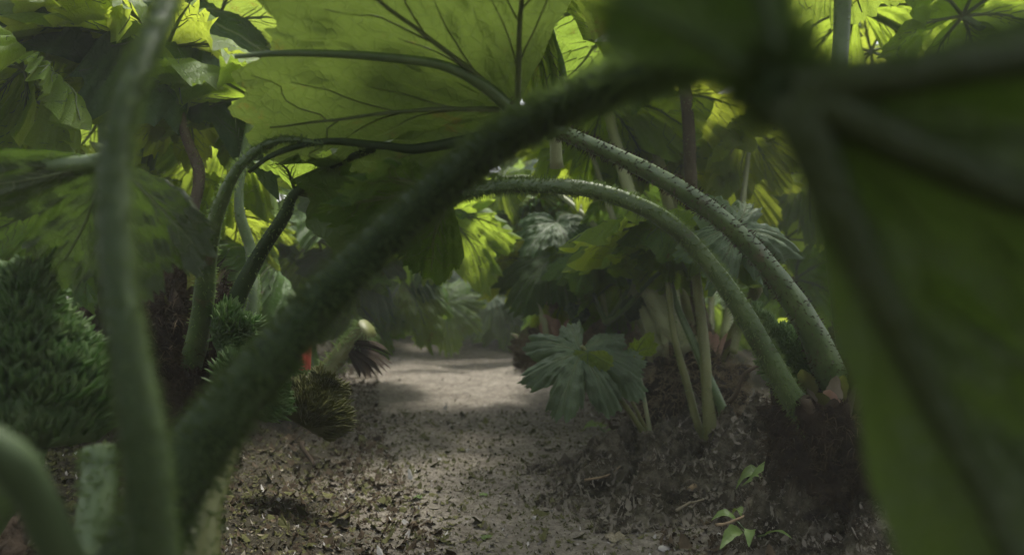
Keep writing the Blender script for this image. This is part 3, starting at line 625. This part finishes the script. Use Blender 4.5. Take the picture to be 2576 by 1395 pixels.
twig(1660, 1060, 1720, 1010, .006, 86, 'bleached thin twig behind the seedling stems', .03, 'stalk_pale')
twig(1655, 1085, 1705, 1000, .005, 87, 'second bleached twig, steeper, behind the seedling stems', .04, 'dry')
def stone(u, v, r, seed, label, mat='stone'):
    c = gp(u, v); c[2] = gz(c[0], c[1])+r*.35; V, F = blob(c, r, r*.8, r*.6, seed, .12, 18, 12)
    tag(obj('pebble', mesh('pebble', V, F, M[mat])), label, 'pebble')
stone(1670, 1325, .013, 91, 'pale rounded pebble on the path below the mound')
stone(1605, 1245, .018, 92, 'flat grey stone left of the soil mound')
stone(1850, 1195, .022, 93, 'grey stone on the back of the soil mound')
stone(1465, 1120, .010, 94, 'small pebble on the path right of middle')
stone(1345, 1240, .009, 95, 'tiny pale pebble in the middle of the near path')
def fallen_leaf(u, v, r, seed, label, mat='dry'):
    c = gp(u, v); c[2] = gz(c[0], c[1])+.008; V, F = Blade(seed, lobes=3, span=(-150, 150), depth=.15, droop=.15, cup=.1).build(M[mat])[0], None
    o = obj('fallen_leaf', V); o.matrix_world = Matrix.Translation(Vector(c)) @ Matrix.Rotation(seed, 4, 'Z') @ Matrix.Diagonal((r, r*.7, r, 1)); tag(o, label, 'leaf')
fallen_leaf(1545, 1290, .045, 61, 'dull brown fallen leaf on the path in front of the mound')
fallen_leaf(1215, 1187, .022, 62, 'small yellow-green leaf scrap on the path centre, farther one', 'weed')
fallen_leaf(1218, 1292, .022, 63, 'small yellow-green leaf scrap on the path centre, nearer one', 'weed')
fallen_leaf(1050, 1200, .02, 64, 'yellow-green leaf scrap on the left of the path', 'weed')
for k, (u0, v0, u1, v1, r0, mt, lb) in enumerate([
    (1700, 1330, 1770, 1300, .004, 'dry', 'brown stick on the near foot of the soil mound'),
    (1880, 1240, 1950, 1225, .005, 'dead', 'blackish stick between the mound and the bristly crown'),
    (1560, 1160, 1640, 1175, .003, 'stalk_pale', 'bleached straw left of the soil mound'),
    (1800, 1370, 1870, 1345, .004, 'twig', 'tan stick at the bottom edge beside the pale weed'),
    (1640, 1200, 1690, 1240, .003, 'twig', 'fine tan root end poking out of the mound'),
    (1690, 1110, 1730, 1150, .003, 'dry', 'short brown stick at the foot of the upright stalks')]):
    twig(u0, v0, u1, v1, r0, 700+k, lb, .05 if 1640 < u0 < 1900 else .015, mt)
# red bract, dead frond and bristly broken stalk beside the olive flower head
rb = empty('red_bud', P(772, 905, 1.7), 'pointed red bud above the faded olive flower head', 'bud')
for k in range(3): ribbon_leaf(rb, P(772+k*9-9, 930, 1.7+.02*k), P(766+k*9, 850+k*6, 1.7+.02*k), .026, .08, 'bract', 40+k, 'bract', label=None)
df = empty('broken_stalk', P(840, 930, 2.9), 'bristly broken olive stalk with a dead black frond hanging over path', 'plant')
add_stalk(df, [P(800, 960, 2.9), P(850, 900, 2.9), P(900, 850, 2.88), P(925, 825, 2.86)], .035, .045, 'stalk_olive', 350, .03, .0025, seed=55)
for k in range(13):
    a = R(-75+k*7.5); ln = 65+35*math.sin(k*.24+.4)
    ribbon_leaf(df, P(880+k, 885-k*2, 2.85), P(885+k*2+math.cos(a)*ln, 885-math.sin(a)*ln*.85, 2.8-.01*k), .016, .04, 'dead', 60+k, 'frond')
# pale torn leaf base and pinkish bracts left of the fruit heads
pb = empty('torn_leaf_base', P(1305, 865, 4.2), 'pale yellow torn leaf base standing at the far right path edge', 'leaf')
ribbon_leaf(pb, P(1312, 870, 4.2), P(1282, 838, 4.2), .05, .1, 'stalk_pale', 71, 'bract'); ribbon_leaf(pb, P(1305, 872, 4.2), P(1335, 820, 4.2), .05, .1, 'stalk_pale', 72, 'bract')
pk = empty('bract_cluster', P(1400, 860, 3.6), 'cluster of pinkish papery bracts on a broken crown beside the fruit heads', 'plant')
rhizome(pk, P(1390, 890, 3.7), .2, .14, .11, 15, 2500, .05, mat='root_lit', hmat='fibre_lit')
for k, (u0, v0, u1, v1, mt) in enumerate([(1375, 870, 1350, 760, 'stalk_pale'), (1395, 865, 1400, 800, 'bract_pink'), (1415, 865, 1430, 800, 'bract_pink'), (1430, 870, 1455, 825, 'stalk_pale'), (1385, 865, 1368, 790, 'bract_pink'), (1405, 870, 1385, 815, 'bract_pink')]):
    ribbon_leaf(pk, P(u0, v0, 3.6), P(u1, v1, 3.55), .04, .05, mt, 80+k, 'bract')
# ------------------------------------------------------------------ plants further off
def far_plant(x, y, hgt, nl, seed, label, mats, size=.62, spread=.9, azr=(0, 360), pale=0, low=0):
    r = random.Random(seed); z0 = gz(x, y)
    E = empty('gunnera_plant', (x, y, z0), label, 'plant', GP)
    rhizome(E, (x, y, z0+.15), .16, .15, .24, seed, 900, .06, .003)
    for k in range(nl):
        a = R(azr[0]+(azr[1]-azr[0])*(k+.5+r.uniform(-.35, .35))/nl)
        h = hgt*(r.uniform(.72, 1.08) if k >= low else r.uniform(.3, .5)); s = spread*r.uniform(.7, 1.15)
        dx, dy = math.cos(a), math.sin(a); b = np.array((x, y, z0))
        hub = b+[dx*s, dy*s, h]
        pts = [b+[dx*.08, dy*.08, .3], b+[dx*s*.25, dy*s*.25, h*.5], b+[dx*s*.62, dy*s*.62, h*.86], hub]
        add_stalk(E, pts, .032, .016, r.choice(['stalk', 'stalk', 'stalk_olive', 'stalk_pale' if pale else 'stalk']), 140, .016, .002, n=16, sides=9, seed=seed*17+k)
        tl = (r.uniform(.35, .95) if hgt < 2.05 else r.uniform(.05, .4)) if k >= low else r.uniform(.8, 1.3)
        n = Vector((dx*tl+r.uniform(-.2, .2), dy*tl+r.uniform(-.2, .2), 1))
        add_blade(E, hub, (dx+r.uniform(-.3, .3), dy+r.uniform(-.3, .3), -.4), n, size*r.uniform(.8, 1.2), libmesh(r.randrange(7), r.choice(mats)))
    return E
L_ = ['leaf', 'leaf', 'leaf_yellow']
p201 = far_plant(-1.75, 3.0, 1.6, 3, 201, 'giant rhubarb behind the shaggy brown root crown at left', ['leaf', 'leaf_dark', 'leaf'], .6, low=2)
p202 = far_plant(-2.9, 3.4, 2.2, 3, 202, 'tall giant rhubarb with sunlit yellow leaves at upper left', L_, .75)
p203 = far_plant(-1.55, 4.6, 1.7, 6, 203, 'giant rhubarb with dark leaves hanging beside left path edge', ['leaf', 'leaf', 'leaf_dark'], .62, low=4)
far_plant(-3.2, 5.4, 2.3, 5, 204, 'tall giant rhubarb in second row back at left', L_, .8)
far_plant(-1.9, 6.6, 2.0, 5, 205, 'giant rhubarb at far left end of the path', L_, .75, low=3)
p206 = far_plant(-.75, 8.0, 1.7, 7, 206, 'giant rhubarb closing off the end of the path, left one', ['leaf', 'leaf', 'leaf_yellow'], .7, low=5)
p207 = far_plant(.45, 7.9, 1.8, 7, 207, 'giant rhubarb closing off the end of the path, right one', ['leaf', 'leaf_grey'], .7, low=5)
far_plant(-.2, 9.6, 2.6, 4, 208, 'tall giant rhubarb rising behind the end of the path', L_, .85)
p209 = far_plant(1.0, 5.0, 1.5, 4, 209, 'giant rhubarb right of path behind the curling fruit stems', ['leaf', 'leaf', 'leaf_yellow'], .55, low=3, pale=1)
far_plant(2.3, 4.3, 2.2, 3, 210, 'giant rhubarb with pale stalks behind the grey-green leaf at right', ['leaf', 'leaf_yellow'], .7, pale=1)
far_plant(1.9, 6.6, 2.2, 2, 211, 'tall giant rhubarb with yellow-green leaves at far right', L_, .75, pale=1)
p212 = far_plant(3.4, 3.3, 2.4, 2, 212, 'tall giant rhubarb with sunlit leaves at upper right corner', ['leaf_yellow', 'leaf'], .8)
far_plant(-4.6, 4.0, 2.5, 4, 214, 'giant rhubarb at outer left edge of the thicket', L_, .85)
p213 = far_plant(3.1, 6.3, 1.5, 5, 213, 'low giant rhubarb in back row at right', ['leaf', 'leaf_yellow'], .7, low=3)
far_plant(-2.6, 8.8, 2.6, 5, 216, 'giant rhubarb in the farthest row left of centre', L_, .85)
p220 = far_plant(.7, -2.3, 1.7, 6, 220, 'unseen giant rhubarb added behind the viewpoint to shade the near stalks', ['leaf'], .8)  # out of view, added to cut light from behind the camera

add_stalk(p203, [(-1.5, 4.55, .3), P(900, 700, 4.3), P(1020, 560, 3.9), P(1120, 535, 3.6)], .03, .014, 'stalk', 150, n=16)
add_blade(p203, P(1120, 535, 3.6), (.35, -.3, -.9), (.3, .75, .45), .42, libmesh(5, 'leaf_yellow'), 'bright yellow-green hanging leaf')

def reach(pl, hub, tip, n, size, li, mt, r0=.026, sm='stalk', bend=.25, seed=1):
    """a stalk from the plant's crown to a chosen hub, with its blade"""
    b0 = np.array(pl.location)+(0, 0, .25); hub = np.asarray(hub); m1 = b0+(hub-b0)*.35+(0, 0, bend); m2 = b0+(hub-b0)*.75+(0, 0, bend*.8)
    add_stalk(pl, [b0, m1, m2, hub], r0, r0*.5, sm, 140, .014, .0016, n=18, sides=9, seed=seed)
    add_blade(pl, hub, tip, n, size, libmesh(li, mt))
for k, (pl, u, v, d, tip, n, sz, mt) in enumerate([
    (p202, 120, -20, 2.3, (.3, -.6, -.2), (.1, .5, .85), .42, 'leaf_yellow'),
    (p202, 330, 90, 2.6, (-.5, -.4, -.2), (-.1, .55, .8), .42, 'leaf_yellow'),
    (p201, 540, 60, 2.5, (.6, -.3, -.3), (.1, .6, .8), .36, 'leaf'),
    (p202, 20, 260, 2.1, (.4, -.3, -.5), (.2, .7, .65), .34, 'leaf_yellow'),
    (p201, 560, 320, 2.9, (-.3, -.3, -.7), (-.1, .75, .6), .42, 'leaf_yellow'),
    (p201, 250, 300, 3.0, (.3, -.3, -.7), (.2, .7, .6), .45, 'leaf'),
    (p202, 420, 560, 3.3, (.4, -.2, -.8), (.1, .8, .5), .45, 'leaf_yellow'),
    (p201, 100, 520, 2.7, (-.3, -.2, -.8), (.2, .7, .5), .40, 'leaf'),
    (p203, 800, 600, 3.7, (.4, -.3, -.8), (.3, .6, .7), .45, 'leaf'),
    (p203, 1010, 700, 4.4, (.5, -.4, -.8), (.5, -.5, .6), .45, 'leaf'),
    (p203, 900, 640, 3.8, (.1, -.4, -.9), (.3, -.6, .6), .36, 'leaf_grey'),
    (p212, 2160, 20, 3.0, (-.3, -.6, -.1), (0, .5, .85), .50, 'leaf_yellow'),
    (p212, 2420, 40, 2.7, (.3, -.6, -.2), (0, .6, .8), .42, 'leaf_yellow'),
    (p212, 2600, -40, 3.0, (-.5, -.5, -.1), (0, .5, .85), .5, 'leaf_yellow'),
    (p206, 1010, 690, 6.6, (-.2, -.4, -.9), (-.2, -.8, .5), .55, 'leaf'),
    (p206, 1130, 640, 6.6, (.2, -.4, -.9), (.1, -.85, .45), .60, 'leaf_grey'),
    (p206, 1180, 720, 6.2, (.1, -.3, -.9), (-.1, -.8, .5), .45, 'leaf_grey'),
    (p207, 1270, 650, 6.8, (.2, -.4, -.9), (.2, -.8, .5), .55, 'leaf'),
    (p207, 1370, 600, 6.4, (.3, -.4, -.8), (.3, -.7, .6), .55, 'leaf_dark'),
    (p206, 1080, 560, 6.9, (-.3, -.4, -.7), (-.1, .7, .6), .6, 'leaf_yellow'),
    (p209, 1330, 560, 4.2, (-.4, -.3, -.7), (-.2, .6, .7), .42, 'leaf'),
    (p209, 1400, 640, 3.7, (-.5, -.3, -.6), (-.2, -.6, .7), .36, 'leaf_dark'),
    (p209, 1440, 500, 4.0, (.3, -.3, -.8), (.1, .7, .6), .42, 'leaf_yellow'),
    (p209, 1350, 660, 4.0, (-.3, -.4, -.8), (-.2, .6, .7), .34, 'leaf_yellow'),
    (p209, 1600, 420, 4.4, (.1, -.3, -.8), (0, .8, .5), .5, 'leaf_yellow')]):
    reach(pl, P(u, v, d), tip, n, sz, k, mt, seed=300+k)

scales(D, P(2085, 1060, 1.75), .10, .08, 30, 500); scales(T, (.80, 2.95, .38), .12, .08, 14, 530); scales(B, P(460, 820, 1.75), .07, .08, 12, 560)
scales(F_, P(1790, 1135, 2.45), .05, .02, 8, 590)

reach(p220, (.28, .22, 1.22), (-.4, .6, -.1), (.1, -.1, 1), .42, 2, 'leaf_dark', seed=340)  # unseen leaf added overhead to shade the near right leaf
for k in range(12):
    u, v, d = rnd.uniform(1230, 1850), rnd.uniform(430, 660), rnd.uniform(3.6, 5.2)
    reach([p209, p209, T][k % 3], P(u, v, d), (rnd.uniform(-.7, .7), -.3, rnd.uniform(-.9, -.2)), (rnd.uniform(-.5, .5), rnd.uniform(-.8, .7), .6), rnd.uniform(.22, .34), k, ['leaf_yellow', 'leaf', 'leaf_yellow'][k % 3], .018, ['stalk', 'stalk_olive', 'stalk_pale'][k % 3], seed=360+k)
for k in range(8):
    u, v, d = rnd.uniform(560, 1100), rnd.uniform(480, 720), rnd.uniform(3.4, 4.8)
    reach([p201, p203][k % 2], P(u, v, d), (rnd.uniform(-.7, .7), -.3, rnd.uniform(-.9, -.3)), (rnd.uniform(-.5, .5), rnd.uniform(-.8, .6), .6), rnd.uniform(.3, .42), k+2, ['leaf', 'leaf_dark'][k % 2], .018, 'stalk', seed=390+k)

for k, (u, v, d) in enumerate([(1975, 600, 5.0), (2040, 430, 4.6), (1930, 480, 5.2), (2000, 700, 5.0), (1860, 380, 5.4), (1980, 330, 5.0)]):
    reach(p213, P(u, v, d), (rnd.uniform(-.6, .6), -.3, -.8), (rnd.uniform(-.3, .3), .8, .5), .50, k, ['leaf_yellow', 'leaf'][k % 2], .02, 'stalk_pale', seed=420+k)
for k, (u0, u1, v1) in enumerate([(1600, 1560, 700), (1650, 1625, 690), (1690, 1700, 700), (1480, 1470, 720), (1560, 1520, 740)]):
    add_stalk(H, [P(u0, 880, 3.7), P((u0+u1)/2, 790, 3.75), P(u1, v1, 3.8), P(u1-30, v1-170, 3.9)], .045, .022, 'stalk_pale', 300, .014, .0015, 'spine_pale', seed=440+k)
# ------------------------------------------------------------------ faint air volume added to lift the dark shade
hz = mesh('added_haze', [(x, y, z) for z in (-1.4, 4.6) for y in (-160, 340) for x in (-200, 200)], [(0, 2, 3, 1), (4, 5, 7, 6), (0, 1, 5, 4), (1, 3, 7, 5), (3, 2, 6, 7), (2, 0, 4, 6)], None or M['leaf'], False)
hm = bpy.data.materials.new('added_haze'); hm.use_nodes = True; hn = hm.node_tree; hn.nodes.remove(hn.nodes['Principled BSDF'])
pv = hn.nodes.new('ShaderNodeVolumePrincipled'); pv.inputs['Color'].default_value = (.92, .95, .92, 1); pv.inputs['Density'].default_value = .009; pv.inputs['Anisotropy'].default_value = .2
hn.links.new(pv.outputs[0], hn.nodes['Material Output'].inputs['Volume']); hz.materials.clear(); hz.materials.append(hm)
tag(obj('added_haze', hz), 'faint air volume added to lift the dark shade under the leaves', None, None, 'stuff')
cy.volume_bounces = 1
for k, (pl, u, v, d, tip, n, sz, mt) in enumerate([
    (p202, 200, 60, 2.0, (.2, -.7, .0), (.0, .45, .9), .34, 'leaf_yellow'), (p202, 60, 170, 1.8, (-.2, -.6, -.3), (.2, .6, .75), .28, 'leaf_yellow'),
    (p201, 450, 230, 2.3, (.3, -.4, -.6), (.0, .75, .6), .28, 'leaf_yellow'), (p201, 350, 480, 2.8, (.5, -.2, -.6), (.1, .8, .5), .34, 'leaf_yellow'),
    (p201, 600, 540, 3.1, (-.2, -.2, -.8), (.0, .8, .5), .30, 'leaf_yellow')]):
    reach(pl, P(u, v, d), tip, n, sz, k+3, mt, .018, 'stalk', seed=520+k)

for k, (pl, u, v, d, tip, n, sz, mt) in enumerate([
    (p212, 2190, 130, 4.2, (-.3, -.3, -.6), (.0, .8, .5), .55, 'leaf_yellow'), (p209, 1400, 560, 3.5, (.2, -.4, -.7), (-.1, -.4, .8), .28, 'leaf_dark'),
    (p209, 1460, 470, 4.3, (.4, -.3, -.6), (.1, .7, .6), .36, 'leaf_yellow'), (p209, 1500, 640, 4.2, (-.4, -.3, -.7), (.1, .6, .8), .30, 'leaf_yellow'),
    (p203, 1010, 560, 3.9, (-.3, -.3, -.8), (-.1, .6, .7), .40, 'leaf'), (p203, 900, 760, 4.1, (.2, -.3, -.9), (.2, -.7, .6), .34, 'leaf'),
    (p206, 1120, 760, 5.6, (.1, -.3, -.9), (.0, -.8, .5), .38, 'leaf'), (p206, 1240, 740, 5.9, (-.1, -.3, -.9), (.1, -.8, .5), .38, 'leaf_grey')]):
    reach(pl, P(u, v, d), tip, n, sz, k+1, mt, .016, 'stalk', seed=540+k)
